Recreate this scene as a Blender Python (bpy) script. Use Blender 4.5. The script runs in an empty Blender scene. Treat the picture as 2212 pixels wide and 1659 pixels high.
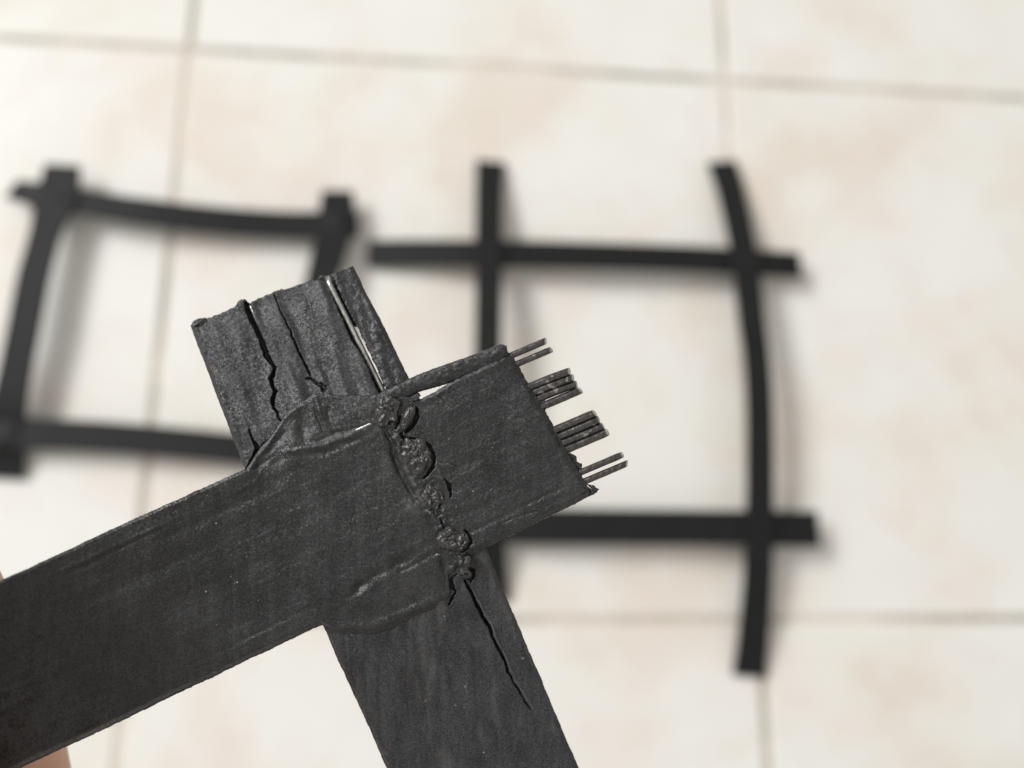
import bpy, math, random
import numpy as np
from mathutils import Matrix, Vector

# ------------------------------------------------------------------ camera, world, lamp, exposure
scene = bpy.context.scene
COL = scene.collection
F, CX, CY = 1790.0, 1106.0, 829.5          # lens of the photograph, in units of a 2212 x 1659 frame
D = 0.095                                  # lens to the piece held in the hand (m)
S = D / F                                  # metres per unit at that distance
CAM_M = Matrix(((0.99547351, -0.02356927, -0.09207056, 0.18525131),
                (0.00211208, 0.97400845, -0.22650183, -0.37727417),
                (0.09501598, 0.22528211, 0.96964939, 0.55772382),
                (0, 0, 0, 1)))
cd = bpy.data.cameras.new("camera")
cam = bpy.data.objects.new("camera", cd)
COL.objects.link(cam)
cam.matrix_world = CAM_M
cd.sensor_width = 36.0
cd.lens = 36.0 * F / 2212.0
cd.clip_start = 0.005
cd.clip_end = 50
cd.dof.use_dof = True
cd.dof.focus_distance = D - 4 * S
cd.dof.aperture_fstop = cd.lens / 2.5      # a 2.5 mm pupil, as a phone lens has
scene.camera = cam

world = bpy.data.worlds.new("World")
scene.world = world
world.use_nodes = True
wb = world.node_tree.nodes["Background"]
wb.inputs[0].default_value = (1.0, 0.965, 0.92, 1)
wb.inputs[1].default_value = 0.53

def lamp(name, loc, target, sx, sy, power, color):
    ld = bpy.data.lights.new(name, 'AREA')
    ld.shape = 'RECTANGLE'
    ld.size, ld.size_y = sx, sy
    ld.energy = power
    ld.color = color
    o = bpy.data.objects.new(name, ld)
    COL.objects.link(o)
    loc = Vector(loc)
    z = (loc - Vector(target)).normalized()
    y = Vector((0, 1, 0)); y = (y - z * y.dot(z)).normalized()
    x = y.cross(z)
    o.matrix_world = Matrix(((x.x, y.x, z.x, loc.x), (x.y, y.y, z.y, loc.y), (x.z, y.z, z.z, loc.z), (0, 0, 0, 1)))
    return o

# the window to the left of the floor, tall along the room
lamp("window_light", (-3.9, 1.85, 3.75), (0.2, -0.25, 0.1), 1.7, 2.9, 312, (0.985, 0.99, 0.985))

scene.view_settings.view_transform = 'Standard'
scene.view_settings.look = 'None'
scene.view_settings.exposure = 0.0
scene.view_settings.gamma = 1.0

# ------------------------------------------------------------------ helpers
CAM_R = np.array(CAM_M.to_3x3()); CAM_T = np.array(CAM_M.translation)

def at(u, v, z):
    """the point at height z above the floor that shows at (u, v)"""
    d = CAM_R @ np.array([(u - CX) / F, -(v - CY) / F, -1.0])
    return CAM_T + d * ((z - CAM_T[2]) / d[2])

def loc3(u, v, h):
    """point of the held piece, in its own frame; h is height off its face, all in units"""
    u, v, h = np.broadcast_arrays(np.asarray(u, float), np.asarray(v, float), np.asarray(h, float))
    dep = (D - h * S) / F
    return np.stack([(u - CX) * dep, -(v - CY) * dep, h * S], -1)

def hash2(ix, iy, seed):
    a = (ix.astype(np.int64) * 374761393 + iy.astype(np.int64) * 668265263 + seed * 974634777) & 0xFFFFFFFF
    a = ((a ^ (a >> 13)) * 1274126177) & 0xFFFFFFFF
    a = ((a ^ (a >> 16)) * 2246822519) & 0xFFFFFFFF
    return ((a ^ (a >> 15)) & 0xFFFFFF) / float(0xFFFFFF) * 2 - 1

def vn(x, y, seed=0):
    ix, iy = np.floor(x), np.floor(y)
    fx, fy = x - ix, y - iy
    fx = fx * fx * (3 - 2 * fx); fy = fy * fy * (3 - 2 * fy)
    a, b = hash2(ix, iy, seed), hash2(ix + 1, iy, seed)
    c, d = hash2(ix, iy + 1, seed), hash2(ix + 1, iy + 1, seed)
    return (a * (1 - fx) + b * fx) * (1 - fy) + (c * (1 - fx) + d * fx) * fy

def fbm(x, y, seed=0, oc=3):
    r, a, t = 0, 1.0, 0
    for k in range(oc):
        r = r + a * vn(x * 2 ** k + 17.3 * k, y * 2 ** k - 9.1 * k, seed + k)
        t += a; a *= 0.5
    return r / t

def sstep(a, b, x):
    t = np.clip((x - a) / (b - a), 0, 1)
    return t * t * (3 - 2 * t)

def pdist(x, y, pts):
    """distance to a polyline, share of its length, and side (+ = right of travel on the picture)"""
    p = np.array(pts, float)
    seg = np.hypot(*(p[1:] - p[:-1]).T); cum = np.concatenate([[0], np.cumsum(seg)])
    best = np.full(x.shape, 1e9); tt = np.zeros(x.shape); sd = np.zeros(x.shape)
    for i in range(len(p) - 1):
        e = p[i + 1] - p[i]
        k = np.clip(((x - p[i, 0]) * e[0] + (y - p[i, 1]) * e[1]) / (seg[i] ** 2), 0, 1)
        dx, dy = x - p[i, 0] - k * e[0], y - p[i, 1] - k * e[1]
        d = np.hypot(dx, dy); m = d < best
        best = np.where(m, d, best); tt = np.where(m, (cum[i] + k * seg[i]) / cum[-1], tt)
        sd = np.where(m, e[0] * dy - e[1] * dx, sd)
    return best, tt, np.sign(sd)

def near(x, y, pts, r):
    p = np.array(pts, float)
    return (x > p[:, 0].min() - r) & (x < p[:, 0].max() + r) & (y > p[:, 1].min() - r) & (y < p[:, 1].max() + r)

def groove(H, x, y, pts, w, depth, soft=2.0, jit=2.0, seed=1, floor=None):
    """cut a jagged crack along a polyline; w = half width (number or list along it)"""
    m = near(x, y, pts, 25 + np.max(w))
    xx, yy = x[m], y[m]
    jx = xx + jit * fbm(xx / 11, yy / 11, seed, 2); jy = yy + jit * fbm(xx / 11, yy / 11, seed + 9, 2)
    d, t, _ = pdist(jx, jy, pts)
    ww = np.interp(t, np.linspace(0, 1, len(w)), w) if hasattr(w, '__len__') else w
    H[m] -= depth * np.clip((ww - d) / soft + 0.5, 0, 1)

def ridge(H, x, y, pts, w, amp, taper=True):
    m = near(x, y, pts, 3 * w)
    xx, yy = x[m], y[m]
    d, t, _ = pdist(xx + 3.5 * fbm(xx / 22, yy / 22, 3, 3), yy + 3.5 * fbm(xx / 22, yy / 22, 4, 3), pts)
    k = np.exp(-(d / w) ** 2) * amp * 0.8 * np.clip(0.75 + 0.9 * fbm(xx / 26, yy / 26, 8, 2), 0.1, 1.5)
    if taper:
        k = k * np.clip(np.minimum(t, 1 - t) * 5, 0.0, 1)
    H[m] += k

def bump(H, x, y, c, rx, ry, amp, ang=0.0):
    ca, sa = math.cos(ang), math.sin(ang)
    a = ((x - c[0]) * ca + (y - c[1]) * sa) / rx; b = (-(x - c[0]) * sa + (y - c[1]) * ca) / ry
    H += amp * np.exp(-(a * a + b * b))

def mesh_np(name, co, faces, mat, parent=None, smooth=True, attr=None):
    me = bpy.data.meshes.new(name)
    co = np.asarray(co, np.float32); me.vertices.add(len(co)); me.vertices.foreach_set("co", co.ravel())
    fq = np.asarray(faces, np.int32)
    n, k = fq.shape
    me.loops.add(n * k); me.loops.foreach_set("vertex_index", fq.ravel())
    me.polygons.add(n); me.polygons.foreach_set("loop_start", np.arange(0, n * k, k, dtype=np.int32))
    me.polygons.foreach_set("use_smooth", np.full(n, smooth))
    me.update(calc_edges=True); me.validate()
    if attr is not None:
        a = me.attributes.new("wear_sheen", 'FLOAT', 'POINT'); a.data.foreach_set("value", np.asarray(attr, np.float32))
    me.materials.append(mat)
    return link(name, me, parent)

def link(name, data, parent=None):
    o = bpy.data.objects.new(name, data)
    COL.objects.link(o)
    if parent: o.parent = parent
    return o

def tag(o, label=None, cat=None, group=None, kind=None):
    for k, val in (("label", label), ("category", cat), ("group", group), ("kind", kind)):
        if val: o[k] = val
    return o

def sheet(name, U, V, H, BK, mat, parent, keep=None, wear_sheen=None, stride=6):
    """a slab: fine front (U,V,H), walls down to BK round every open edge, coarser back"""
    ni, nj = U.shape
    idx = np.arange(ni * nj).reshape(ni, nj)
    q = np.stack([idx[:-1, :-1], idx[1:, :-1], idx[1:, 1:], idx[:-1, 1:]], -1)
    if keep is None: keep = np.ones((ni - 1, nj - 1), bool)
    fr = q[keep]
    co = [loc3(U, V, H).reshape(-1, 3)]
    # open edges: directed edges with no opposite
    e = np.concatenate([fr[:, [0, 1]], fr[:, [1, 2]], fr[:, [2, 3]], fr[:, [3, 0]]])
    N = ni * nj
    key = e[:, 0].astype(np.int64) * N + e[:, 1]; rev = e[:, 1].astype(np.int64) * N + e[:, 0]
    op = e[~np.isin(key, rev)]
    vs = np.unique(op); mp = np.full(N, -1); 
    # walls in three steps so that they take the light as a rounded, rough cut
    prev = vs.copy(); mp[vs] = vs
    base = N; walls = []; cur = {}
    Uf, Vf, Hf, Bf = U.ravel()[vs], V.ravel()[vs], H.ravel()[vs], BK.ravel()[vs]
    last = np.full(N, -1); last[vs] = vs
    for st in (0.33, 0.66, 1.0):
        hh = Hf + (Bf - Hf) * st
        jit = 0.9 * vn(Uf / 3 + 50 * st, Vf / 3, 77) if st < 1 else 0
        co.append(loc3(Uf + jit, Vf + jit, hh))
        nxt = np.full(N, -1); nxt[vs] = base + np.arange(len(vs)); base += len(vs)
        walls.append(np.stack([last[op[:, 1]], last[op[:, 0]], nxt[op[:, 0]], nxt[op[:, 1]]], -1))
        last = nxt
    # back
    ii = np.unique(np.append(np.arange(0, ni, stride), ni - 1)); jj = np.unique(np.append(np.arange(0, nj, stride), nj - 1))
    co.append(loc3(U[np.ix_(ii, jj)], V[np.ix_(ii, jj)], BK[np.ix_(ii, jj)]).reshape(-1, 3))
    bi = base + np.arange(len(ii) * len(jj)).reshape(len(ii), len(jj))
    ok = np.array([[keep[a:b, c:d].all() for c, d in zip(jj[:-1], jj[1:])] for a, b in zip(ii[:-1], ii[1:])])
    bq = np.stack([bi[:-1, :-1], bi[:-1, 1:], bi[1:, 1:], bi[1:, :-1]], -1)[ok]
    co = np.concatenate(co); faces = np.concatenate([fr] + walls + [bq])
    w = np.zeros(len(co))
    if wear_sheen is not None: w[:N] = wear_sheen.ravel()
    return mesh_np(name, co, faces, mat, parent, True, w)

def tube(path, rad, sides=14, slant=0.0, rng=None):
    """closed tube through 3-d points; rad number or list; returns co, quads (caps as quads too)"""
    p = np.asarray(path, float); n = len(p)
    rad = np.full(n, rad) if not hasattr(rad, '__len__') else np.asarray(rad, float)
    tan = np.gradient(p, axis=0); tan /= np.linalg.norm(tan, axis=1)[:, None]
    ref = np.array([0, 0, 1.0])
    co = []
    for i in range(n):
        r_ = ref if abs(tan[i] @ ref) < 0.9 else np.array([1.0, 0, 0])
        a = np.cross(tan[i], r_); a /= np.linalg.norm(a); b = np.cross(a, tan[i])
        for k in range(sides):
            th = 2 * math.pi * k / sides
            co.append(p[i] + rad[i] * (math.cos(th) * a + math.sin(th) * b))
    co = np.array(co); fa = []
    for i in range(n - 1):
        for k in range(sides):
            k2 = (k + 1) % sides
            fa.append((i * sides + k, i * sides + k2, (i + 1) * sides + k2, (i + 1) * sides + k))
    for base, end in ((0, 0), (n - 1, 1)):
        c = len(co); co = np.vstack([co, p[base][None]])
        for k in range(0, sides, 2):
            a, b, d = base * sides + k, base * sides + (k + 1) % sides, base * sides + (k + 2) % sides
            fa.append((c, d, b, a) if end == 0 else (c, a, b, d))
    return co, np.array(fa)

# ------------------------------------------------------------------ materials
class NT:
    def __init__(s, name):
        s.m = bpy.data.materials.new(name); s.m.use_nodes = True
        s.t = s.m.node_tree; s.b = s.t.nodes["Principled BSDF"]
    def n(s, kind, **kw):
        x = s.t.nodes.new(kind)
        for k, val in kw.items():
            if k.startswith("i_"): x.inputs[k[2:].replace("_", " ")].default_value = val
            else: setattr(x, k, val)
        return x
    def l(s, a, b): s.t.links.new(a, b)
    def noise(s, vec, scale, detail=3, rough=0.55):
        x = s.n("ShaderNodeTexNoise"); x.inputs["Scale"].default_value = scale
        x.inputs["Detail"].default_value = detail; x.inputs["Roughness"].default_value = rough
        s.l(vec, x.inputs["Vector"]); return x.outputs["Fac"]
    def ramp(s, fac, stops):
        x = s.n("ShaderNodeValToRGB"); s.l(fac, x.inputs["Fac"]); el = x.color_ramp.elements
        while len(el) < len(stops): el.new(0.5)
        for e, (p, c) in zip(el, stops):
            e.position = p; e.color = (c[0], c[1], c[2], 1) if hasattr(c, '__len__') else (c, c, c, 1)
        return x.outputs["Color"]
    def mix(s, fac, a, b, mode='MIX'):
        x = s.n("ShaderNodeMix", data_type='RGBA', blend_type=mode)
        for val, i in ((fac, 0), (a, 6), (b, 7)):
            if hasattr(val, 'is_linked'): s.l(val, x.inputs[i])
            elif hasattr(val, '__len__'): x.inputs[i].default_value = (val[0], val[1], val[2], 1)
            else: x.inputs[i].default_value = val
        return x.outputs[2]
    def map(s, vec, sc=(1, 1, 1), rot=0.0):
        x = s.n("ShaderNodeMapping"); x.inputs["Scale"].default_value = sc; x.inputs["Rotation"].default_value = (0, 0, rot)
        s.l(vec, x.inputs["Vector"]); return x.outputs["Vector"]

def plastic(name, lo, hi, grain=1.0, streak=None, rough=0.52, lift=0.0):
    k = NT(name)
    tc = k.n("ShaderNodeTexCoord").outputs["Object"]
    g1 = k.noise(tc, 5200, 3, 0.75)                       # granules of the moulded plastic
    g2 = k.noise(tc, 230, 4, 0.6)                        # dusty mottling
    col = k.ramp(g2, [(0.33, lo), (0.66, hi)])
    if streak is not None:
        st = k.noise(k.map(tc, (1, 0.09, 1), streak), 900, 3, 0.6)
        col = k.mix(k.ramp(st, [(0.45, 0.0), (0.75, 0.55)]), col, [min(1, c * 1.9) for c in hi])
    col = k.mix(k.ramp(g1, [(0.53, 0.0), (0.70, 0.8)]), col, [c * 2.7 for c in hi])
    dk = k.noise(tc, 5200, 2, 0.6)
    col = k.mix(k.ramp(dk, [(0.34, 0.85), (0.47, 0.0)]), col, [c * 0.3 for c in lo])
    wear_sheen = k.n("ShaderNodeAttribute", attribute_name="wear_sheen").outputs["Fac"]
    col = k.mix(wear_sheen, col, (0.12, 0.12, 0.118))
    vo = k.n("ShaderNodeTexVoronoi", feature='F1'); vo.inputs["Scale"].default_value = 900
    k.l(tc, vo.inputs["Vector"])
    sel = k.n("ShaderNodeSeparateColor"); k.l(vo.outputs["Color"], sel.inputs[0])
    rare = k.n("ShaderNodeMath", operation='GREATER_THAN'); k.l(sel.outputs[0], rare.inputs[0]); rare.inputs[1].default_value = 0.90
    sz = k.n("ShaderNodeMapRange"); k.l(sel.outputs[1], sz.inputs[0]); sz.inputs[3].default_value = 0.02; sz.inputs[4].default_value = 0.10
    ins = k.n("ShaderNodeMath", operation='LESS_THAN'); k.l(vo.outputs["Distance"], ins.inputs[0]); k.l(sz.outputs[0], ins.inputs[1])
    dust = k.n("ShaderNodeMath", operation='MULTIPLY'); k.l(rare.outputs[0], dust.inputs[0]); k.l(ins.outputs[0], dust.inputs[1])
    du = k.n("ShaderNodeMath", operation='MULTIPLY'); k.l(dust.outputs[0], du.inputs[0]); du.inputs[1].default_value = 0.75
    col = k.mix(du.outputs[0], col, (0.42, 0.41, 0.38))
    k.l(col, k.b.inputs["Base Color"])
    k.l(k.ramp(g2, [(0.3, rough - 0.08), (0.7, rough + 0.12)]), k.b.inputs["Roughness"])
    b1 = k.n("ShaderNodeBump"); b1.inputs["Strength"].default_value = 0.35 * grain; b1.inputs["Distance"].default_value = 0.00009
    k.l(g1, b1.inputs["Height"])
    # every granule faces its own way, so that the surface glitters grain by grain
    acc = k.n("ShaderNodeNewGeometry").outputs["Normal"]
    for scl, amt in ((3400, 0.11), (7000, 0.27)):
        vc = k.n("ShaderNodeTexVoronoi", feature='F1'); vc.inputs["Scale"].default_value = scl; k.l(tc, vc.inputs["Vector"])
        sb = k.n("ShaderNodeVectorMath", operation='SUBTRACT'); k.l(vc.outputs["Color"], sb.inputs[0]); sb.inputs[1].default_value = (.5, .5, .5)
        ma = k.n("ShaderNodeVectorMath", operation='MULTIPLY_ADD'); k.l(sb.outputs[0], ma.inputs[0])
        ma.inputs[1].default_value = (amt * grain,) * 3; k.l(acc, ma.inputs[2]); acc = ma.outputs[0]
    nz = k.n("ShaderNodeVectorMath", operation='NORMALIZE'); k.l(acc, nz.inputs[0])
    k.l(nz.outputs[0], b1.inputs["Normal"]); k.l(b1.outputs[0], k.b.inputs["Normal"])
    k.b.inputs["Specular IOR Level"].default_value = 0.5
    return k.m

AX = (0.9093, -0.4161)                                   # the long strip's direction on the picture
M_L = plastic("grainy black plastic", (0.0115, 0.0118, 0.0123), (0.027, 0.0273, 0.0282), 1.0, math.radians(65), 0.40)
M_C = plastic("streaked black plastic", (0.0125, 0.0125, 0.0132), (0.033, 0.033, 0.0348), 1.0, math.radians(-14), 0.40)
M_W = plastic("crumbled weld plastic", (0.026, 0.0255, 0.0245), (0.054, 0.0525, 0.050), 0.6, None, 0.32)

def steel(name, base, rough):
    k = NT(name)
    tc = k.n("ShaderNodeTexCoord").outputs["Object"]
    g = k.noise(k.map(tc, (1, 0.15, 1), math.radians(65)), 2500, 3)
    sc = k.noise(tc, 1300, 1, 0.5)
    col = k.mix(k.ramp(sc, [(0.68, 0.0), (0.72, 0.8)]), k.ramp(g, [(0.3, [c * 0.5 for c in base]), (0.7, base)]), (0.42, 0.41, 0.40))
    k.l(col, k.b.inputs["Base Color"])
    k.b.inputs["Metallic"].default_value = 0.85
    g2 = k.noise(tc, 1800, 2)
    k.l(k.ramp(g2, [(0.35, rough - 0.1), (0.7, rough + 0.15)]), k.b.inputs["Roughness"])
    bp = k.n("ShaderNodeBump"); bp.inputs["Strength"].default_value = 0.3; bp.inputs["Distance"].default_value = 0.00006
    k.l(g, bp.inputs["Height"]); k.l(bp.outputs[0], k.b.inputs["Normal"])
    return k.m
M_STEEL = steel("dull drawn steel", (0.15, 0.142, 0.138), 0.24)
M_BRIGHT = steel("bright steel", (0.66, 0.66, 0.63), 0.28)
M_CUT = steel("cut steel", (0.55, 0.54, 0.52), 0.25)

def bgplastic():
    k = NT("smooth black plastic")
    tc = k.n("ShaderNodeTexCoord").outputs["Object"]
    g = k.noise(tc, 60, 3)
    k.l(k.ramp(g, [(0.3, (0.005, 0.0057, 0.006)), (0.7, (0.009, 0.0097, 0.010))]), k.b.inputs["Base Color"])
    k.b.inputs["Roughness"].default_value = 0.6; k.b.inputs["Specular IOR Level"].default_value = 0.3
    bp = k.n("ShaderNodeBump"); bp.inputs["Strength"].default_value = 0.3; bp.inputs["Distance"].default_value = 0.0004
    k.l(k.noise(tc, 700, 3), bp.inputs["Height"]); k.l(bp.outputs[0], k.b.inputs["Normal"])
    return k.m
M_BG = bgplastic()

def tile_mat():
    k = NT("marbled ceramic tile")
    pos = k.n("ShaderNodeNewGeometry").outputs["Position"]
    n1 = k.noise(pos, 6.5, 4, 0.62); n2 = k.noise(k.map(pos, (1, 1, 1), 0.7), 10.5, 5, 0.65); n3 = k.noise(pos, 14, 3, 0.5)
    col = k.ramp(n1, [(0.40, (0.83, 0.825, 0.79)), (0.53, (0.815, 0.795, 0.745)), (0.66, (0.76, 0.69, 0.61))])
    col = k.mix(k.ramp(n2, [(0.50, 0.0), (0.68, 0.8)]), col, (0.785, 0.705, 0.64))
    col = k.mix(k.ramp(n3, [(0.55, 0.0), (0.75, 0.35)]), col, (0.80, 0.80, 0.71))
    k.l(col, k.b.inputs["Base Color"]); k.b.inputs["Roughness"].default_value = 0.42
    k.b.inputs["Specular IOR Level"].default_value = 0.22
    return k.m
M_TILE = tile_mat()
def grout_mat():
    k = NT("sandy grout")
    pos = k.n("ShaderNodeNewGeometry").outputs["Position"]
    n1 = k.noise(pos, 7, 4, 0.6)
    k.l(k.ramp(n1, [(0.36, (0.38, 0.345, 0.29)), (0.60, (0.72, 0.66, 0.58))]), k.b.inputs["Base Color"])
    k.b.inputs["Roughness"].default_value = 0.9
    return k.m
M_GROUT = grout_mat()

# ------------------------------------------------------------------ floor: grout bed and tiles
T, GW = 0.405, 0.0055
def box_mesh(name, x0, x1, y0, y1, z0, z1, bev, mat):
    co, fa = [], []
    for z, i in ((z0, 0), (z1 - bev, 0), (z1, bev)):
        co += [(x0 + i, y0 + i, z), (x1 - i, y0 + i, z), (x1 - i, y1 - i, z), (x0 + i, y1 - i, z)]
    for a in (0, 4):
        for k in range(4): fa.append((a + k, a + (k + 1) % 4, a + 4 + (k + 1) % 4, a + 4 + k))
    fa.append((8, 9, 10, 11)); fa.append((3, 2, 1, 0))
    me = bpy.data.meshes.new(name); me.from_pydata(co, [], fa); me.materials.append(mat); return me
NT_ = 5
floor_ = link("floor", box_mesh("floor", -NT_ * T, (NT_ + 1) * T, -(NT_ + 1) * T, NT_ * T, -0.03, -0.0011, 0.0001, M_GROUT))
tag(floor_, "white marbled ceramic tile floor with sandy grout joints", kind="structure")
tm = box_mesh("tile", -T / 2 + GW / 2, T / 2 - GW / 2, -T / 2 + GW / 2, T / 2 - GW / 2, -0.008, 0.0, 0.0009, M_TILE)
for i in range(-NT_, NT_ + 1):
    for j in range(-NT_, NT_ + 1):
        t_ = link("tile", tm, floor_); t_.location = ((i + 0.5) * T, (j - 0.5) * T, 0)

# ------------------------------------------------------------------ the two grids lying on the floor
def catmull(p, n=10):
    p = np.array(p, float); q = np.vstack([2 * p[0] - p[1], p, 2 * p[-1] - p[-2]]); out = []
    for i in range(1, len(q) - 2):
        for t in np.linspace(0, 1, n, endpoint=False):
            a, b, c, d = q[i - 1:i + 3]
            out.append(0.5 * (2 * b + (c - a) * t + (2 * a - 5 * b + 4 * c - d) * t * t + (3 * b - a - 3 * c + d) * t ** 3))
    out.append(p[-1]); return np.array(out)

TH = 0.0021
def strip(name, pts, mat, parent, seed=0):
    """flat strip through (u, v, z mm, width units[, roll]) control points"""
    pts = [tuple(p) + (0,) * (5 - len(p)) for p in pts]
    P = np.array([at(p[0], p[1], p[2] / 1000.0) for p in pts])
    W = np.array([p[3] * (CAM_T[2] - p[2] / 1000.0) / F * 1.36 for p in pts]); RO = np.array([p[4] for p in pts])
    Q = catmull(np.column_stack([P, W, RO]), 10)
    c, w, ro = Q[:, :3], Q[:, 3], Q[:, 4]
    tan = np.gradient(c, axis=0); tan /= np.linalg.norm(tan, axis=1)[:, None]
    sec = [(-.5, -.35), (-.47, -.5), (.47, -.5), (.5, -.35), (.5, .35), (.47, .5), (.2, .46), (-.2, .46), (-.47, .5), (-.5, .35)]
    co = []
    for i in range(len(c)):
        up = np.array([0, 0, 1.0]); side = np.cross(tan[i], up); side /= np.linalg.norm(side); nor = np.cross(side, tan[i])
        ca, sa = math.cos(ro[i]), math.sin(ro[i])
        s2, n2 = side * ca + nor * sa, nor * ca - side * sa
        for a, b in sec:
            co.append(c[i] + s2 * a * w[i] + n2 * (b * TH))
    k = len(sec); fa = []
    for i in range(len(c) - 1):
        for j in range(k):
            fa.append((i * k + j, (i + 1) * k + j, (i + 1) * k + (j + 1) % k, i * k + (j + 1) % k))
    n = len(c) - 1
    for b, fl in ((0, 0), (n * k, 1)):
        for q in ((0, 1, 8, 9), (1, 2, 7, 8), (2, 5, 6, 7), (2, 3, 4, 5)):
            f = tuple(b + x for x in q); fa.append(f[::-1] if fl else f)
    return mesh_np(name, co, fa, mat, parent, False)

def weld_pad(u, v, z, ru, rv, ang, mat, parent, seed):
    """melted seam where two strips cross: a low lumpy cushion"""
    c = at(u, v, z / 1000.0); k = (CAM_T[2] - c[2]) / F
    na, nr = 18, 5; co = [(c[0], c[1], c[2] + 0.0012)]
    for r in range(1, nr + 1):
        for a in range(na):
            th = 2 * math.pi * a / na; rr = r / nr * (1 + 0.12 * math.sin(3 * th + seed) + 0.06 * math.sin(7 * th + 2 * seed))
            sq = 1.0 / max(abs(math.cos(th)), abs(math.sin(th))) ** 0.6
            x, y = rr * ru * k * math.cos(th) * sq, rr * rv * k * math.sin(th) * sq
            zz = 0.0012 * (1 - (r / nr) ** 2) - 0.0030 * (r / nr) ** 6
            co.append((c[0] + x * math.cos(ang) - y * math.sin(ang), c[1] + x * math.sin(ang) + y * math.cos(ang), c[2] + zz))
    fa = []
    for r in range(1, nr):
        for a in range(na):
            b0, b1 = 1 + (r - 1) * na, 1 + r * na
            fa.append((b0 + a, b1 + a, b1 + (a + 1) % na, b0 + (a + 1) % na))
    me_o = mesh_np("weld_seam", co, fa, mat, parent, True)
    import bmesh
    bm = bmesh.new(); bm.from_mesh(me_o.data); bm.verts.ensure_lookup_table()
    for a in range(na): bm.faces.new((bm.verts[0], bm.verts[1 + a], bm.verts[1 + (a + 1) % na]))
    for f in bm.faces: f.smooth = True
    bm.to_mesh(me_o.data); bm.free()
    return me_o

def thing_at(name, p, label, cat, group=None):
    o = link(name, None); o.location = p; o.empty_display_size = 0.02
    tag(o, label, cat, group); return o
def rehome(root):
    for ch in list(root.children):
        ch.matrix_parent_inverse = Matrix.Translation(-root.location)

G = "geogrid samples lying on the tiles"
ga = thing_at("geogrid_sample", at(360, 700, 0), "black geogrid square with splayed bowed sides, beyond the cracked end of the held piece", "geogrid", G)
strip("strip", [(136, 357, 14, 56), (124, 420, 15, 64), (98, 506, 17, 50), (73, 598, 18, 50), (55, 691, 18, 50), (37, 783, 17, 50), (21, 870, 15, 54), (13, 950, 9, 58), (9, 1032, 2.2, 58)], M_BG, ga, 1)
strip("strip", [(729, 413, 12, 52), (727, 470, 13, 60), (711, 545, 15, 56), (694, 610, 17, 52), (676, 720, 18, 50), (660, 830, 17, 50), (650, 940, 13, 52), (646, 1060, 2.2, 54)], M_BG, ga, 2)
strip("strip", [(26, 409, 9, 38, .25), (110, 425, 12.5, 44), (231, 445, 14, 45, .1), (324, 459, 14.5, 46), (463, 475.6, 13, 47), (602, 485, 11, 47), (735, 486, 10.5, 47), (775, 486, 10.5, 42)], M_BG, ga, 3)
strip("strip", [(-40, 930, 11, 50), (46, 936, 12, 48), (231, 944, 13, 47), (463, 964, 14, 47), (580, 978, 14, 47), (660, 990, 14, 47), (720, 998, 11, 47)], M_BG, ga, 4)
for i, (u, v, z, a, b, t) in enumerate([(122, 436, 15.5, 36, 36, -.2), (731, 480, 14, 36, 37, -.2), (16, 935, 13, 38, 38, 0), (652, 985, 15, 36, 36, -.1)]):
    weld_pad(u, v, z, a * .95, b * .95, t, M_BG, ga, i)
rehome(ga)
gb = thing_at("geogrid_sample", at(1340, 800, 0), "black geogrid square with arched upright strips, beyond the protruding wires", "geogrid", G)
strip("strip", [(1060, 350, 2.2, 50), (1057, 420, 10, 47), (1056, 500, 17, 46), (1056, 600, 23, 45), (1055, 700, 27, 45), (1054, 800, 28, 45), (1055, 900, 27, 45), (1057, 1020, 23, 45), (1060, 1140, 15, 45), (1064, 1225, 8, 45), (1068, 1300, 2.2, 46)], M_BG, gb, 5)
strip("strip", [(1558, 350, 2.2, 52), (1575, 400, 7, 51), (1590, 460, 13, 50), (1602.5, 522, 18, 49), (1614, 597, 22, 48), (1625, 696, 26, 47), (1634, 770, 28, 46), (1640, 866, 29, 46), (1642, 995, 28, 46), (1640, 1141, 23, 47), (1637, 1253, 17, 48), (1627, 1382, 8, 50), (1618, 1460, 2.2, 52)], M_BG, gb, 6)
strip("strip", [(795, 548, 4, 46), (900, 547, 9, 47), (1016, 547.5, 14, 47), (1140, 549, 15, 48), (1264, 552, 16, 48), (1400, 556, 16, 48), (1512, 560, 15.5, 48), (1620, 566, 15, 47), (1729, 573, 12, 47)], M_BG, gb, 7)
strip("strip", [(930, 1136, 8, 54), (1060, 1136, 12, 54), (1171, 1137, 15, 56), (1320, 1138, 17, 56), (1472, 1139, 18, 56), (1640, 1141, 19.5, 57), (1768, 1143, 15, 58)], M_BG, gb, 8)
for i, (u, v, z, a, b, t) in enumerate([(1057, 548, 16.5, 25, 25, 0), (1605, 563, 17.5, 26, 27, 0), (1061, 1137, 14, 25, 28, 0), (1640, 1141, 21.5, 26, 30, 0)]):
    weld_pad(u, v, z, a * 1.05, b * 1.05, t, M_BG, gb, i + 5)
rehome(gb)

# ------------------------------------------------------------------ the held piece
piece = link("geogrid_piece", None); piece.empty_display_size = 0.01
piece.matrix_world = CAM_M @ Matrix.Translation((0, 0, -D))
tag(piece, "close-up black geogrid joint held in a hand, wires sticking out of its end", "geogrid piece")

LA, LN = np.array([.9093, -.4161]), np.array([.4161, .9093])     # along / across the long strip
CA, CN = np.array([.408, .913]), np.array([.913, -.408])         # along / across the cross strip
def bend(u, v):
    s = u * LA[0] + v * LA[1]
    n = u * LN[0] + v * LN[1]
    q = np.clip(260 - s, 0, None) / 780.0
    return 130.0 * q ** 2 - (n - 1330) * 0.30 * np.clip(q, 0, 1.3) ** 1.5

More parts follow.
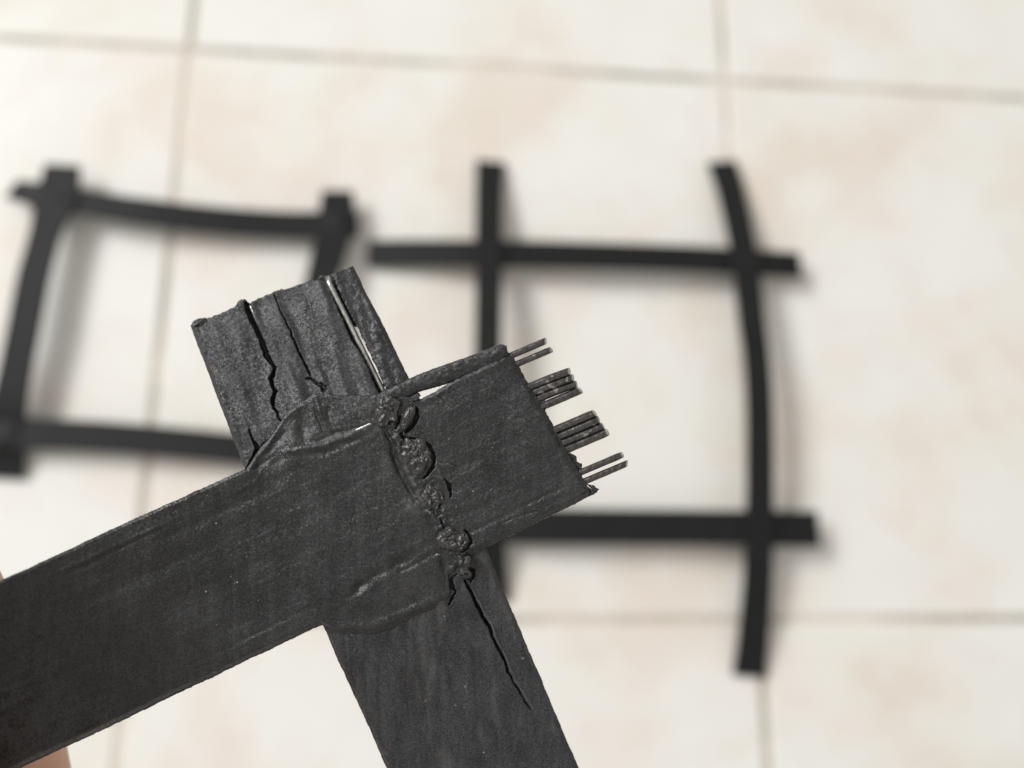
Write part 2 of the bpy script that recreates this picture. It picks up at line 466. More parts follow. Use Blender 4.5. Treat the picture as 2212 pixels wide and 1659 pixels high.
# --- long strip
up = [(-1100, 1141), (55, 1141), (63, 1142), (101, 1117), (150, 1094), (195, 1068), (230, 1063), (262, 1056), (285, 1066), (330, 1092), (377, 1111),
      (412, 1120), (436, 1136), (466, 1163), (507, 1160.5), (561, 1154), (607, 1155), (674, 1152), (800, 1160)]
lowr = [(-1100, 1531), (-556, 1527), (70, 1516), (80, 1528), (100, 1552), (138, 1569), (170, 1582), (202, 1585), (240, 1583), (282, 1582), (323, 1584), (341, 1585),
        (352, 1576), (358, 1560), (365, 1539), (378, 1542), (395, 1527), (410, 1519), (420, 1512), (468, 1511.5), (800, 1503)]
ds = 1.7
s_ = np.arange(-1000, 706, ds); t_ = np.linspace(0, 1, int(400 / ds))
Sg, Tg = np.meshgrid(s_, t_, indexing='ij')
a01 = (Sg - s_[0]) / (s_[-1] - s_[0])
nn = 1165 + 340 * t_
end_shift = np.interp(t_, [0, .08, .2, .45, .7, .9, 1], [-19, -16, -13, -2, 3, 11, 13]) + 1.6 * fbm(t_ * 60, t_ * 0, 5, 2) - 7 * np.clip(1 - t_ / .03, 0, 1)
Sg = Sg + end_shift[None, :] * np.clip((Sg - 500) / 206, 0, 1)
ue = np.interp(Sg, *np.array(up).T) + 0.9 * fbm(Sg / 9, Sg * 0 + 3, 2, 2) + 1.4 * fbm(Sg / 60, Sg * 0 + 8, 12, 2)
le = np.interp(Sg, *np.array(lowr).T) + 0.9 * fbm(Sg / 9, Sg * 0 + 6, 3, 2) + 1.4 * fbm(Sg / 60, Sg * 0 + 2, 22, 2)
Ng = ue + (le - ue) * Tg
U = Sg * LA[0] + Ng * LN[0]; V = Sg * LA[1] + Ng * LN[1]
wob = 3.5 * fbm(U / 130, V / 130, 31, 2)
H = wob.copy()
H += 1.5 * fbm(U / 55, V / 55, 32, 2) + 0.4 * fbm(U / 22, V / 22, 33, 2)
H += 3.2 * fbm(Sg / 280, Ng / 30, 41, 2) * sstep(330, -120, Sg) + 0.9 * fbm(Sg / 120, Ng / 14, 44, 2)     # drawn streaks
H += 0.55 * fbm(U / 9, V / 9, 51, 3) * (0.45 + 0.55 * sstep(-450, 0, Sg))                             # grain
H += 0.5 * fbm(U / 4.2, V / 4.2, 61, 2) * (0.4 + 0.6 * sstep(-450, 0, Sg))
# rounded edges and a raised lip line inside them
dn, du_ = le - Ng, Ng - ue
sk_lo = sstep(74, 110, Sg) * sstep(415, 385, Sg)                                                # melted skirts
sk_up = sstep(58, 110, Sg) * sstep(440, 400, Sg)
H -= 9 * (1 - sstep(0, 13, dn)) * (1 - sk_lo * .5); H -= 4 * (1 - sstep(0, 7, du_)) * (1 - sk_up * .6)
for off, sg_ in ((36, 1), (44, -1)):
    H += sg_ * (1.5 - .7 * sstep(300, 450, Sg)) * np.exp(-((dn - off) / 4.5) ** 2) * (1 - sk_lo) * (0.45 + .55 * sstep(-200, 400, Sg)) * (0.6 + .4 * vn(Sg / 90, Sg * 0, 5))
    H += sg_ * 1.9 * np.exp(-((du_ - off) / 4.5) ** 2) * (1 - sk_up) * sstep(430, 300, Sg) * (0.6 + .4 * vn(Sg / 70, Sg * 0, 6))
# skirts sink towards the cross strip
H -= 14 * (1 - sstep(0, 85, dn)) * sk_lo
H -= 11 * (1 - sstep(-10, 105, du_)) * sk_up
# the melted lower flap keeps a thick, soft lip
H += 4.5 * np.exp(-((dn - 15 - 4 * vn(Sg / 40, Sg * 0, 2)) / 12) ** 2) * sk_lo
# creases
ridge(H, U, V, [(728, 1335), (742, 1305), (764, 1274), (800, 1248), (843, 1227), (890, 1203), (928, 1183)], 10, -8)
ridge(H, U, V, [(770, 1290), (800, 1266), (850, 1243), (905, 1214), (940, 1198)], 12, 2.4)
ridge(H, U, V, [(843, 1243), (875, 1230), (920, 1207), (950, 1193)], 6, -5)
ridge(H, U, V, [(566, 1010), (621, 991), (703, 977), (748, 957), (803, 937)], 6, -3.5)
ridge(H, U, V, [(600, 985), (650, 970), (700, 962), (760, 938), (800, 922)], 7, 5)
ridge(H, U, V, [(681, 955), (721, 935), (766, 928), (803, 913)], 4, -4.5)
ridge(H, U, V, [(676, 862), (681, 901), (694, 932)], 4.5, 4.5)
ridge(H, U, V, [(684, 858), (693, 891), (705, 927)], 3.5, 6)
ridge(H, U, V, [(679, 875), (687, 905), (700, 934)], 3, -4)
ridge(H, U, V, [(703, 870), (712, 900), (722, 928)], 6, -5)
bump(H, U, V, (655, 925), 14, 30, -7); bump(H, U, V, (636, 955), 20, 26, 5)
ridge(H, U, V, [(536, 1012), (557, 985), (580, 960), (597, 930), (618, 900)], 7, 4.5)
ridge(H, U, V, [(548, 1016), (575, 985), (600, 955), (625, 920)], 7, -4)
ridge(H, U, V, [(545, 1012), (570, 1000), (590, 985)], 4, -5)
bump(H, U, V, (790, 882), 34, 22, 4)
# weld line: dark crease and the bright lip right of it
ridge(H, U, V, [(822, 912), (846, 955), (852, 990), (870, 1032), (894, 1074), (908, 1096)], 6, -8.5)
ridge(H, U, V, [(845, 930), (864, 978), (879, 1014), (900, 1056), (929, 1106), (938, 1127), (958, 1142)], 7, 5)
ridge(H, U, V, [(905, 1092), (925, 1118), (945, 1145), (958, 1165)], 5, -5)
bump(H, U, V, (840, 1005), 16, 34, 4.5, -.35); bump(H, U, V, (893, 1100), 22, 18, 4.5)
bump(H, U, V, (800, 1090), 90, 60, -3)
# sunken ground and cracks round the crumbs of the weld
for pts, w, dp in (([(899, 882), (901, 901), (891, 919), (878, 935)], [2, 4, 4, 1.5], 14), ([(866, 898), (860, 912), (856, 926)], [1, 2, 1], 9),
                   ([(868, 944), (892, 946), (914, 952), (929, 964), (938, 987), (935, 1008), (924, 1026), (915, 1034)], [.8, 1, 1.4, 2.6, 4.2, 3.4, 2.6, 1.5], 14),
                   ([(960, 1034), (970, 1047), (974, 1062), (973, 1074)], [1, 3.2, 3, 1], 14), ([(951, 1078), (949, 1090), (941, 1099), (928, 1102)], [1.0, 1.6, 1.2, 1], 8),
                   ([(1003, 1144), (1015, 1156), (1018, 1170), (1010, 1184), (998, 1194)], [1, 2.4, 3, 2, 1.0], 11),
                   ([(866, 938), (869, 946), (876, 951)], [2.5, 3, 2], 10),
                   ([(1001, 1217), (1016, 1208), (1035, 1197), (1054, 1184)], [2.5, 2, 1.2, 1], 12),
                   ([(950, 1120), (957, 1133), (960, 1140)], [1.5, 2, 1], 8)):
    groove(H, U, V, pts, w, dp, 1.8, 2.2, 71)
m = near(U, V, [(815, 850), (1010, 1240)], 20)
dw, tw, _ = pdist(U[m], V[m], [(838, 850), (845, 900), (890, 985), (925, 1070), (965, 1150), (1000, 1225)])
H[m] += (1 - sstep(8, 36, dw)) * 5.5 * fbm(U[m] / 10, V[m] / 10, 81, 3)
# faint scab on the far part
m = near(U, V, [(380, 1180), (430, 1300)], 30)
dw, tw, _ = pdist(U[m], V[m], [(404, 1222), (412, 1250), (409, 1280), (398, 1300)])
H[m] -= 1.0 * np.exp(-(dw / 4.0) ** 2); bump(H, U, V, (385, 1255), 26, 45, 2.4)
ridge(H, U, V, [(1075, 1135), (1120, 1116), (1165, 1100)], 2.2, -2.5)
H += 2.5 * np.exp(-((Sg - 655 - end_shift[None, :]) / 26) ** 2)                                     # swell before the cut
H -= 10 * sstep(690, 706, Sg - end_shift[None, :] * np.clip((Sg - 500) / 206, 0, 1) + 3 * vn(Ng / 7, Ng * 0, 4))
wear_sheen = np.zeros_like(H)
for pts in ([(938, 1005), (947, 1001), (956, 1004), (966, 1003), (977, 1007)], [(932, 1029), (941, 1028), (950, 1032), (962, 1035), (972, 1042), (980, 1034), (989, 1026), (1002, 1022), (1016, 1017), (1026, 1008), (1036, 1003)], [(944, 1008), (947, 1020), (952, 1031)]):
    m = near(U, V, pts, 10)
    d, t, _ = pdist(U[m] + 2 * vn(U[m] / 6, V[m] / 6, 3), V[m] + 2 * vn(U[m] / 6, V[m] / 6, 7), pts)
    wear_sheen[m] = np.maximum(wear_sheen[m], 0.6 * (1 - sstep(0.3, 1.6, d)))
m = near(U, V, [(830, 920), (960, 1150)], 20)
d, t, _ = pdist(U[m], V[m], [(850, 940), (864, 978), (879, 1014), (900, 1056), (929, 1106), (938, 1127)])
wear_sheen[m] = np.maximum(wear_sheen[m], 0.42 * (1 - sstep(2, 9, d)) * sstep(-.2, .5, fbm(U[m] / 12, V[m] / 12, 6, 2)))
for c, rx, ry, am in (((840, 1005), 15, 32, .15), ((895, 1100), 22, 20, .15), ((795, 876), 22, 20, .16), ((870, 1018), 9, 26, .22), ((660, 955), 20, 28, .10), ((1235, 1035), 14, 50, .09), ((900, 1270), 50, 34, .09), ((1180, 960), 40, 30, .05)):  # sheen spots, painted as lighter patches into the plastic's colour
    g_ = np.exp(-(((U - c[0]) * .95 + (V - c[1]) * .3) / rx) ** 2 - ((-(U - c[0]) * .3 + (V - c[1]) * .95) / ry) ** 2)
    wear_sheen = np.maximum(wear_sheen, am * g_ * (1 + .8 * fbm(U / 7, V / 7, 91, 3)))
B = bend(U, V)
BKL = B - 36
BKL = np.minimum(BKL, H + B - 9)
sheet("long_strip", U, V, H + B, BKL, M_L, piece, None, wear_sheen)

# --- cross strip
lft = [(700, 91), (812, 88.5), (980, 79), (1143, 70), (1330, 80), (1523, 86), (1855, 85.5), (2500, 80)]
rgt = [(700, 458), (836, 461), (960, 469), (1098, 473), (1510, 475), (1760, 470), (2025, 464), (2500, 455)]
s2 = np.arange(812, 2300, ds); t2 = np.linspace(0, 1, int(388 / ds))
Sc, Tc = np.meshgrid(s2, t2, indexing='ij')
tl = [0, .03, .06, .10, .2, .29, .30, .325, .355, .36, .45, .57, .58, .70, .755, .76, .80, .83, .87, .95, 1]
ts = [-2, -9, -9, -1, 1, 0, -7, -8, -7, 6, 5, 5, 10, 14, 13, 21, 21, 19, 22, 24, 24]
sh = np.interp(t2, tl, ts) + 1.8 * fbm(t2 * 70, t2 * 0 + 1, 15, 3)
Sc = Sc + sh[None, :] * np.clip((1000 - Sc) / 188, 0, 1)
lm = np.interp(Sc, *np.array(lft).T) + 1.0 * fbm(Sc / 8, Sc * 0 + 2, 16, 3) + 1.5 * fbm(Sc / 70, Sc * 0 + 9, 17, 2)
rm = np.interp(Sc, *np.array(rgt).T) + 1.0 * fbm(Sc / 8, Sc * 0 + 7, 18, 3) + 1.5 * fbm(Sc / 70, Sc * 0 + 4, 19, 2)
Mc = lm + (rm - lm) * Tc
Uc = Sc * CA[0] + Mc * CN[0]; Vc = Sc * CA[1] + Mc * CN[1]
Hc = -18 + 3 * fbm(Uc / 140, Vc / 140, 101, 2)
upper = sstep(1250, 1150, Sc)
# wrinkles: slanted on the upper arm, long near-vertical ones on the lower arm
pu = Uc * .96 - Vc * .28; qu = Uc * .28 + Vc * .96
pl_ = Uc * .985 - Vc * .17; ql = Uc * .17 + Vc * .985
Hc += upper * 5.5 * fbm((Uc * .93 - Vc * .37) / 24, (Uc * .37 + Vc * .93) / 130, 111, 2)
Hc += (1 - upper) * 5.5 * fbm(pl_ / 30 + .4 * fbm(Uc / 70, Vc / 70, 6, 2), ql / 120, 121, 2)
Hc += (1 - upper) * 3.5 * np.abs(fbm(pl_ / 30, ql / 110, 131, 2)) ** 0.7
Hc += 0.4 * fbm(Uc / 9, Vc / 9, 141, 3) + 0.4 * fbm(Uc / 4.2, Vc / 4.2, 151, 2)
Hc -= 8 * (1 - sstep(0, 9, Mc - lm)) + 8 * (1 - sstep(0, 9, rm - Mc))
Hc += 1.2 * fbm(Uc / 55, Vc / 55, 34, 2) + 0.3 * fbm(Uc / 20, Vc / 20, 35, 2)
# sliver right of the slit sits a little lower and is coarser
slit_l = [(690, 578), (701, 602), (714.5, 635), (741, 691.5), (759, 736), (786, 775), (801, 810), (813, 840), (824, 862)]
slit_r = [(712, 578), (720, 600), (741, 644), (771, 703), (795, 754), (813, 793), (831, 834), (842, 858)]
def sm(pts): p = np.array(pts, float); return p @ CA, p @ CN
sl, ml = sm(slit_l); sr, mr = sm(slit_r)
ML = np.interp(Sc, sl, ml) + 2.2 * fbm(Uc / 10, Vc / 10, 161, 3); MR = np.interp(Sc, sr, mr) + 1.6 * fbm(Uc / 10, Vc / 10, 171, 3)
ins = (Mc > ML) & (Mc < MR) & (Sc < 1115)
right = (Mc >= MR) & (Sc < 1200)
Hc[right] += -4 + 1.8 * fbm(Uc[right] / 14, Vc[right] / 14, 181, 3)
inset = np.minimum(Mc - ML, MR - Mc)
Hc = np.where(ins, Hc - 27 * sstep(0, 2.5, inset), Hc)
ZA = lambda zx, zy: (384 + .2977 * zx, 548.6 + .2977 * zy)
crackA = [ZA(*p) for p in [(500, 360), (520, 430), (570, 545), (610, 640), (640, 720), (680, 790), (710, 835), (690, 885), (672, 905), (690, 960), (712, 1000), (690, 1045), (695, 1110), (720, 1160), (747, 1208)]]
groove(Hc, Uc, Vc, crackA, [6, 6.5, 6, 5, 4.5, 5, 5, 4, 2.2, 3.2, 3.6, 3, 2.4, 2.2, .6], 29, 1.8, 3.0, 201)
crackB = [ZA(*p) for p in [(700, 300), (720, 345), (740, 400), (800, 520), (850, 640), (880, 720), (920, 800), (965, 885)]]
groove(Hc, Uc, Vc, crackB, [.4, .5, .7, 1.0, 1.4, 1.7, 1.7, 1.0], 20, 1.6, 1.6, 211)
groove(Hc, Uc, Vc, [ZA(*p) for p in [(935, 905), (965, 908), (1000, 930), (1060, 990)]], [2.2, 2, 1, 2.6], 12, 2, 3.5, 221)
groove(Hc, Uc, Vc, [ZA(*p) for p in [(1035, 940), (1075, 965), (1085, 985)]], [1.2, 2.2, 1.4], 9, 2, 3.0, 223)
groove(Hc, Uc, Vc, [(539, 928), (546, 950), (557, 968), (550, 986), (540, 1008), (530, 1016)], [.6, 1.4, 4, 4, 4, 2], 16, 2.2, 2.0, 231)
groove(Hc, Uc, Vc, [(581, 950), (568, 964), (556, 976)], [1, 2.6, 3], 14, 2.2, 2.0, 232)
ZE = lambda zx, zy: (713.2 + .2728 * zx, 1206.9 + .2728 * zy)
crackE = [ZE(*p) for p in [(1070, 170), (1110, 260), (1140, 320), (1200, 440), (1262, 545), (1285, 620), (1330, 710), (1370, 780), (1400, 870), (1450, 980), (1520, 1090), (1582, 1192)]]
groove(Hc, Uc, Vc, crackE, [1.9, 2.2, 2.4, 3.0, 2.9, 2.2, 2.1, 2.0, 1.3, .8, .4, .1], 26, 1.8, 2.2, 241)
ridge(Hc, Uc, Vc, [(u + 6.5, v - 2) for u, v in crackE], 2.4, 3.2)
for pts in ([ZE(985, 290), ZE(965, 230), ZE(950, 160), ZE(1000, 130)], [ZE(1050, 60), ZE(1060, 120), ZE(1110, 150)], [ZE(1085, 60), ZE(1120, 100), ZE(1130, 170)], [ZE(940, 345), ZE(985, 290)]):
    groove(Hc, Uc, Vc, pts, [1.5, 2.6, 2.6, 1.2], 13, 2, 7, 251)
m = near(Uc, Vc, [(955, 1215), (1030, 1310)], 15)
Hc[m] += 4.5 * fbm(Uc[m] / 8, Vc[m] / 8, 261, 3) * np.exp(-((Uc[m] - 1000) / 30) ** 2 - ((Vc[m] - 1245) / 38) ** 2)
# the arm rises to meet the melted flaps
bump(Hc, Uc, Vc, (655, 915), 95, 75, 9); bump(Hc, Uc, Vc, (770, 880), 70, 45, 5); bump(Hc, Uc, Vc, (880, 1330), 80, 40, 2)
# open gap beside the wire
wireP, wireQ = np.array([704, 596.]), np.array([826, 842.])
wd = (wireQ - wireP) / np.linalg.norm(wireQ - wireP); wn = np.array([wd[1], -wd[0]])     # to the right of it
off = (Uc - wireP[0]) * wn[0] + (Vc - wireP[1]) * wn[1]
fc = lambda A: (A[:-1, :-1] + A[1:, :-1] + A[:-1, 1:] + A[1:, 1:]) / 4
hole = (fc(off) > 4.5) & (fc(Mc - MR) < -0.8) & (fc(Vc) > 706) & (fc(Sc) < 1108)
wearc = 0.30 * sstep(.08, .5, fbm(pl_ / 24 + .5 * fbm(Uc / 50, Vc / 50, 5, 2), ql / 105, 301, 3)) * (.6 + .6 * fbm(Uc / 6, Vc / 6, 307, 2)) * (1 - upper)
wearc += 0.20 * (.7 + .6 * fbm(Uc / 6, Vc / 6, 308, 2)) * sstep(.0, .5, fbm((Uc * .91 - Vc * .41) / 25, (Uc * .41 + Vc * .91) / 85, 305, 3)) * upper
for ck, dd in ((crackA, 8.5), (crackB, 4)):
    mk = near(Uc, Vc, ck, 20); dk_ = pdist(Uc[mk], Vc[mk], ck)[0]
    wearc[mk] += 0.22 * np.exp(-((dk_ - dd) / 1.6) ** 2) * sstep(-.2, .4, vn(Uc[mk] / 9, Vc[mk] / 9, 6))
wearc += 0.25 * np.clip(fbm(Uc / 30, Vc / 30, 303, 2) * 2 - .6, 0, 1) * np.exp(-((Sc - 1480) / 60) ** 2)
e1 = pdist(Uc[near(Uc, Vc, crackE, 20)], Vc[near(Uc, Vc, crackE, 20)], [(u + 6, v - 2) for u, v in crackE])
wearc[near(Uc, Vc, crackE, 20)] += 0.55 * (1 - sstep(0.6, 2.2, e1[0])) * sstep(.02, .12, e1[1])
for c, r in ((ZE(1070, 1010), 3.2), (ZE(755, 1120), 2.6), (ZE(170, 600), 2.4), (ZE(1525, 790), 2.4), (ZE(990, 1160), 1.8)):
    wearc = np.maximum(wearc, 3.5 * (1 - sstep(r * .5, r, np.hypot(Uc - c[0], Vc - c[1]) + 1.2 * vn(Uc / 3, Vc / 3, 8))))
Bc = -0.15 * np.clip(1200 - Sc, 0, None) - 0.09 * np.clip(Sc - 1520, 0, None)
BKC = np.minimum(np.full_like(Hc, -54.0), Hc - 6) + Bc
sheet("cross_strip", Uc, Vc, Hc + Bc, BKC, M_C, piece, ~hole, np.clip(wearc, 0, 3))

# --- edge of the long strip that has split away right of the weld
def resample(pts, n):
    p = catmull(np.column_stack([np.array(pts, float)]), 12)
    c = np.concatenate([[0], np.cumsum(np.hypot(*np.diff(p, axis=0).T))]); q = np.linspace(0, c[-1], n)
    return np.column_stack([np.interp(q, c, p[:, 0]), np.interp(q, c, p[:, 1])])
te = resample([(812, 852), (836, 840.5), (887, 816.6), (935, 797), (1006, 772), (1051, 755.6), (1078, 744), (1092, 747)], 190)
be = resample([(832, 872), (852, 864), (872, 860), (905, 847), (958, 831), (1006, 811), (1051, 796), (1098, 770)], 190)
tt = np.linspace(0, 1, 26)[None, :]
Us = te[:, 0:1] * (1 - tt) + be[:, 0:1] * tt; Vs = te[:, 1:2] * (1 - tt) + be[:, 1:2] * tt
rj = np.linspace(0, 1, 190)[:, None]
Us = Us + (3 * vn(tt * 9, tt * 0, 3) * sstep(.93, 1, rj)); Us = Us + .8 * fbm(Us / 9, Vs / 9, 401, 2); Vs = Vs + .8 * fbm(Us / 9, Vs / 9, 402, 2)
Hs = -6 + 8 * np.sqrt(np.clip(1 - (2 * tt - 1) ** 2, 0, 1)) + 2.5 * fbm(Us / 40, Vs / 14, 403, 2) + 1.3 * fbm(Us / 8, Vs / 8, 404, 3) - 6 * sstep(.97, 1, rj)
sheet("split_edge", Us[::-1], Vs[::-1], Hs[::-1], np.full_like(Hs, -27.0), M_L, piece, None, None, 5)

# --- crumbs of the weld
def crumb(name, c, rx, ry, ang, base, hgt, rough, seed, mat=None, jag=0.12):
    rx, ry, hgt = rx * 1.1, ry * 1.1, hgt + 5
    na, nr = 72, 26
    th = np.linspace(0, 2 * np.pi, na, endpoint=False)[None, :]; r = np.linspace(0.02, 1, nr)[:, None]
    rim = 1 + jag * (fbm(np.cos(th) * 2 + 5, np.sin(th) * 2 + seed, seed, 3)) * 2
    x = r * rim * rx * np.cos(th); y = r * rim * ry * np.sin(th)
    u = c[0] + x * math.cos(ang) - y * math.sin(ang); v = c[1] + x * math.sin(ang) + y * math.cos(ang)
    h = base + hgt * np.sqrt(np.clip(1 - r ** 2.4, 0, 1)) + 0 * th
    lum = fbm(u / 15, v / 15, seed + 5, 4)
    pit = np.clip(np.abs(fbm(u / 14, v / 14, seed + 8, 2)) * 3.5, 0, 1)
    h = h + (1.5 * rough * lum - rough * 0.9 * (1 - pit) + rough * .12 * fbm(u / 4, v / 4, seed + 6, 2)) * (1 - r ** 5)
    h = h - (3 + 10 * np.clip(np.cos(th + ang + .3), 0, 1)) * sstep(.80, 1, r)
    co = loc3(u, v, h).reshape(-1, 3); idx = np.arange(na * nr).reshape(nr, na)
    fa = np.stack([idx[:-1], idx[1:], np.roll(idx[1:], -1, 1), np.roll(idx[:-1], -1, 1)], -1).reshape(-1, 4)[:, ::-1]
    cap = [(idx[0, k], idx[0, (k + 1) % na], idx[0, (k + 2) % na], idx[0, 0]) for k in range(2, na - 3, 2)]
    return mesh_np(name, co, np.concatenate([fa, np.array(cap)]), mat or M_W, piece, True, np.full(len(co), 0.0))
crumb("weld_crumb", (838, 885), 23, 34, .15, -1, 4, 5.0, 501, None, .25)
crumb("weld_crumb", (881, 902), 11.5, 31, .45, 0, 7, 1.6, 511, None, .08)
crumb("weld_crumb", (902, 984), 31, 38, -.2, -2, 5, 5.0, 521, None, .2)
crumb("weld_crumb", (934, 1073), 22, 27, -.3, -2, 4, 5.0, 531, None, .25)
crumb("weld_crumb", (979, 1166), 35, 24, .35, -2, 5, 4.5, 541, None, .2)
crumb("weld_crumb", (1003, 1213), 17, 15, .2, -5, 7, 5.0, 551, None, .25)
crumb("weld_crumb", (1006, 1240), 15, 11, .8, -16, 7, 4.5, 561, None, .3)
crumb("weld_crumb", (893, 860), 14, 8, -.4, -8, 6, 3.5, 571, M_L, .25)

# --- wires
def wire(p0, p1, h0, h1, r, mat, sag=0.0, seed=0, cap=True):
    n = 14
    q = np.linspace(0, 1, n)
    u = p0[0] + (p1[0] - p0[0]) * q; v = p0[1] + (p1[1] - p0[1]) * q + sag * np.sin(np.pi * q); h = h0 + (h1 - h0) * q
    rr = np.full(n, r * S); rr[-1] *= .93
    rng = random.Random(seed)
    rr = rr * np.array([1 + rng.uniform(-.03, .03) for _ in range(n)])
    pth = loc3(u, v, h)
    co, fa = tube(pth, rr, 16)
    # slanting cut
    end = slice((n - 2) * 16, n * 16); d = pth[-1] - pth[-2]; d /= np.linalg.norm(d)
    k = rng.uniform(.25, .6); side = np.array([rng.uniform(-.7, .7), rng.uniform(-.7, .7), -.9])
    co[(n - 1) * 16:n * 16] += np.outer((co[(n - 1) * 16:n * 16] - pth[-1]) @ side, d) * k
    o = mesh_np("wire", co, fa, mat, piece, True)
    if cap:
        o.data.materials.append(M_CUT)
        idx = np.zeros(len(o.data.polygons), np.int32); idx[-8:] = 1; o.data.polygons.foreach_set("material_index", idx)
    return o
WD = np.array([.923, -.385]); WP = np.array([.385, .923])
W = [((1178.5, 736.5), 7.5, -12), ((1191, 755), 7.2, -12)]
W += [((1229.4 + 8.1 * k, 802.2 + 13.6 * k), 8.7, (-11, -14, -17, -13)[k]) for k in range(4)]
W += [((1284.4 + 9.2 * k, 892.4 + 13.8 * k), 8.8, (-11, -12, -15, -13)[k]) for k in range(4)]
W += [((1344, 982.3), 7.3, -12), ((1354.5, 1001), 7.3, -12)]
for i, (e, rw, h) in enumerate(W):
    e = np.array(e)
    wire(e - WD * 165 + WP * (1.0 if i == 2 else 0), e, -18, h, rw, M_STEEL, -3.0 if i in (2, 3, 4) else 0.5, i)
wire((705.5, 599), (834, 858), -80, -50, 6.6, M_BRIGHT, 0, 31)
wire(ZA(528, 372), ZA(650, 640), -85, -70, 4.5, M_BRIGHT, 0, 32)
wire((768, 930), (803, 914.5), -2.2, -1.6, 3.0, M_CUT, 0, 33)
wire((924, 1210), (950, 1196), -5.5, -4, 4.2, M_STEEL, 0, 34)

# --- torn burrs on the cut end
def burr(pts, h, th, seed):
    """a ragged flake: polygon outline with thickness"""
    rng = random.Random(seed); p = []
    for a, b in zip(pts, pts[1:] + pts[:1]):
        for q in (0, .33, .66):
            p.append((a[0] + (b[0] - a[0]) * q + rng.uniform(-1.3, 1.3), a[1] + (b[1] - a[1]) * q + rng.uniform(-1.3, 1.3)))
    p = np.array(p); n = len(p); c = p.mean(0)
    top = loc3(p[:, 0], p[:, 1], h + np.array([rng.uniform(-2, 2) for _ in range(n)])); bot = loc3(p[:, 0], p[:, 1], h - th)
    co = np.vstack([top, bot, loc3(c[0], c[1], h + 2.5)[None], loc3(c[0], c[1], h - th)[None]])
    fa = []
    for k in range(n):
        k2 = (k + 1) % n; fa += [(k, n + k, n + k2, k2)]
    for k in range(0, n - 1, 2):
        fa += [(2 * n, k, k + 1, (k + 2) % n), (2 * n + 1, n + (k + 2) % n, n + k + 1, n + k)]
    if n % 2: fa += [(2 * n, n - 1, 0, 0)][:0]
    return mesh_np("burr", co, fa, M_C, piece, False, np.zeros(len(co)))
Z3 = lambda zx, zy: (1950 * .5486 + zx * .2382, 1280 * .5486 + zy * .2382)
burr([Z3(350, 650), Z3(400, 668), Z3(450, 680), Z3(458, 730), Z3(450, 790), Z3(430, 815), Z3(395, 770)], -14, 16, 1)
burr([Z3(430, 800), Z3(462, 820), Z3(475, 860), Z3(500, 880), Z3(528, 935), Z3(515, 955), Z3(470, 900)], -16, 16, 2)
burr([Z3(650, 1160), Z3(700, 1165), Z3(735, 1195), Z3(742, 1250), Z3(790, 1262), Z3(775, 1310), Z3(735, 1330), Z3(690, 1250)], -14, 16, 3)
burr([Z3(820, 1440), Z3(870, 1448), Z3(905, 1460), Z3(942, 1490), Z3(910, 1525), Z3(850, 1560), Z3(845, 1500)], -12, 18, 4)
burr([ZA(100, 500), ZA(150, 470), ZA(200, 463), ZA(215, 480), ZA(200, 500), ZA(120, 530)], -72, 14, 5)
burr([ZA(400, 395), ZA(440, 358), ZA(475, 365), ZA(482, 395), ZA(440, 410)], -75, 14, 6)
burr([ZA(1015, 185), ZA(1040, 145), ZA(1060, 165), ZA(1060, 190)], -75, 12, 7)

# ------------------------------------------------------------------ the hand that holds the strip
def skin_mat():
    k = NT("skin")
    tc = k.n("ShaderNodeTexCoord").outputs["Object"]
    n = k.noise(tc, 120, 4)
    k.l(k.ramp(n, [(0.3, (0.56, 0.30, 0.21)), (0.7, (0.66, 0.39, 0.28))]), k.b.inputs["Base Color"])
    k.b.inputs["Roughness"].default_value = 0.5
    k.b.inputs["Subsurface Weight"].default_value = 0.15
    k.b.inputs["Subsurface Radius"].default_value = (0.004, 0.0015, 0.0008)
    k.b.inputs["Subsurface Scale"].default_value = 0.5
    bp = k.n("ShaderNodeBump"); bp.inputs["Strength"].default_value = 0.25; bp.inputs["Distance"].default_value = 0.0003
    k.l(k.noise(tc, 900, 3), bp.inputs["Height"]); k.l(bp.outputs[0], k.b.inputs["Normal"])
    return k.m
M_SKIN = skin_mat()
hand = link("hand", None); hand.empty_display_size = 0.02
hand.matrix_world = CAM_M @ Matrix.Translation((0, 0, -D))
tag(hand, "hand pinching the black strip at the left edge, only fingertips in view", "hand")
HC, HF = [], []
def limb(pts, sides=16):
    """capsule chain through (u, v, h, radius) points"""
    p = catmull(np.array(pts, float), 8)
    # rounded tip and base
    c = loc3(p[:, 0], p[:, 1], p[:, 2]); r = p[:, 3] * S
    d0 = (c[0] - c[1]) / np.linalg.norm(c[0] - c[1]); d1 = (c[-1] - c[-2]) / np.linalg.norm(c[-1] - c[-2])
    a = [c[0] + d0 * r[0] * k for k in (.97, .8, .45)]; ra = [r[0] * k for k in (.22, .6, .9)]
    b = [c[-1] + d1 * r[-1] * k for k in (.45, .8, .97)]; rb = [r[-1] * k for k in (.9, .6, .22)]
    co, fa = tube(np.vstack([a, c, b]), np.concatenate([ra, r, rb]), sides)
    off_ = sum(len(x) for x in HC); HC.append(co); HF.append(fa + off_)
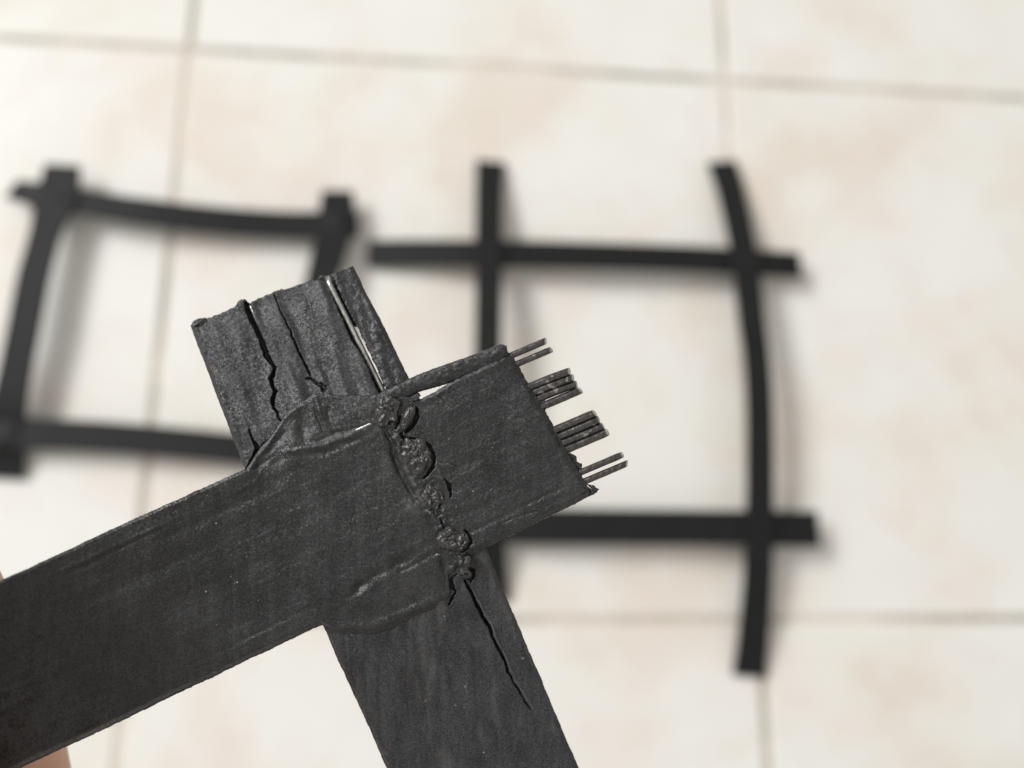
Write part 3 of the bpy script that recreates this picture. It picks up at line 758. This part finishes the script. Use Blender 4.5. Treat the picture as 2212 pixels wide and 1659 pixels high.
# fingers behind the strip (tip first), thumb before it, palm, wrist
limb([(-112, 1262, -78, 104), (-70, 1420, -100, 128), (-10, 1600, -128, 138), (20, 1850, -190, 150), (-20, 2150, -300, 165), (-160, 2600, -330, 185)])
limb([(-350, 1330, -60, 108), (-330, 1500, -90, 135), (-270, 1700, -140, 145), (-230, 1980, -240, 158), (-280, 2280, -330, 172), (-400, 2680, -340, 190)])
limb([(-610, 1460, -50, 104), (-580, 1640, -90, 130), (-530, 1830, -150, 140), (-500, 2080, -250, 152), (-530, 2360, -330, 165), (-640, 2760, -330, 185)])
limb([(-840, 1640, -40, 92), (-820, 1790, -80, 112), (-780, 1950, -140, 120), (-760, 2160, -230, 130), (-790, 2420, -310, 145), (-880, 2800, -310, 170)])
limb([(-225, 1330, 330, 112), (-240, 1470, 385, 145), (-235, 1700, 390, 152), (-130, 2080, 170, 165), (-60, 2400, -60, 200), (-180, 2800, -260, 240)])  # unseen thumb, raised and enlarged so its shadow darkens the strip's left end
for a, b in (((-160, 2600), (-430, 3500)), ((-400, 2680), (-560, 3500)), ((-640, 2760), (-690, 3500)), ((-880, 2800), (-800, 3480))):
    limb([(a[0], a[1], -325, 205), ((a[0] + b[0]) / 2, (a[1] + b[1]) / 2, -320, 235), (b[0], b[1], -330, 230)])
limb([(-180, 2780, -250, 240), (-330, 3150, -290, 260), (-500, 3500, -330, 230)])
limb([(-560, 3400, -330, 270), (-620, 3800, -345, 255), (-700, 4600, -380, 300), (-800, 6200, -420, 380)])
limb([(-700, 3400, -330, 250), (-760, 3800, -345, 240), (-900, 4600, -380, 290), (-1000, 6200, -420, 370)])
ho = mesh_np("palm_and_fingers", np.concatenate(HC), np.concatenate(HF), M_SKIN, hand)
rm_ = ho.modifiers.new("remesh", 'REMESH'); rm_.mode = 'VOXEL'; rm_.voxel_size = 0.0011; rm_.use_smooth_shade = True
sm_ = ho.modifiers.new("smooth", 'SMOOTH'); sm_.factor = 0.5; sm_.iterations = 6
# thumbnail
kn = NT("fingernail"); kn.b.inputs["Base Color"].default_value = (0.62, 0.40, 0.33, 1); kn.b.inputs["Roughness"].default_value = 0.28
na, nb = 9, 9; co = []
for i in range(na):
    for j in range(nb):
        a, b = i / (na - 1) * 2 - 1, j / (nb - 1) * 2 - 1
        wv = 62 * math.sqrt(max(0.05, 1 - max(0, -b - .35) ** 2 * 1.9))
        co.append(loc3(-232 + a * wv, 1360 + b * 78, 500 + 16 * b - 34 * a * a - 16 * (b < 0) * b * b))
idx = np.arange(na * nb).reshape(na, nb)
fa = np.stack([idx[:-1, :-1], idx[:-1, 1:], idx[1:, 1:], idx[1:, :-1]], -1).reshape(-1, 4)
nl = mesh_np("thumbnail", np.array(co), fa, kn.m, hand); so = nl.modifiers.new("solid", 'SOLIDIFY'); so.thickness = 0.0006; so.offset = 0
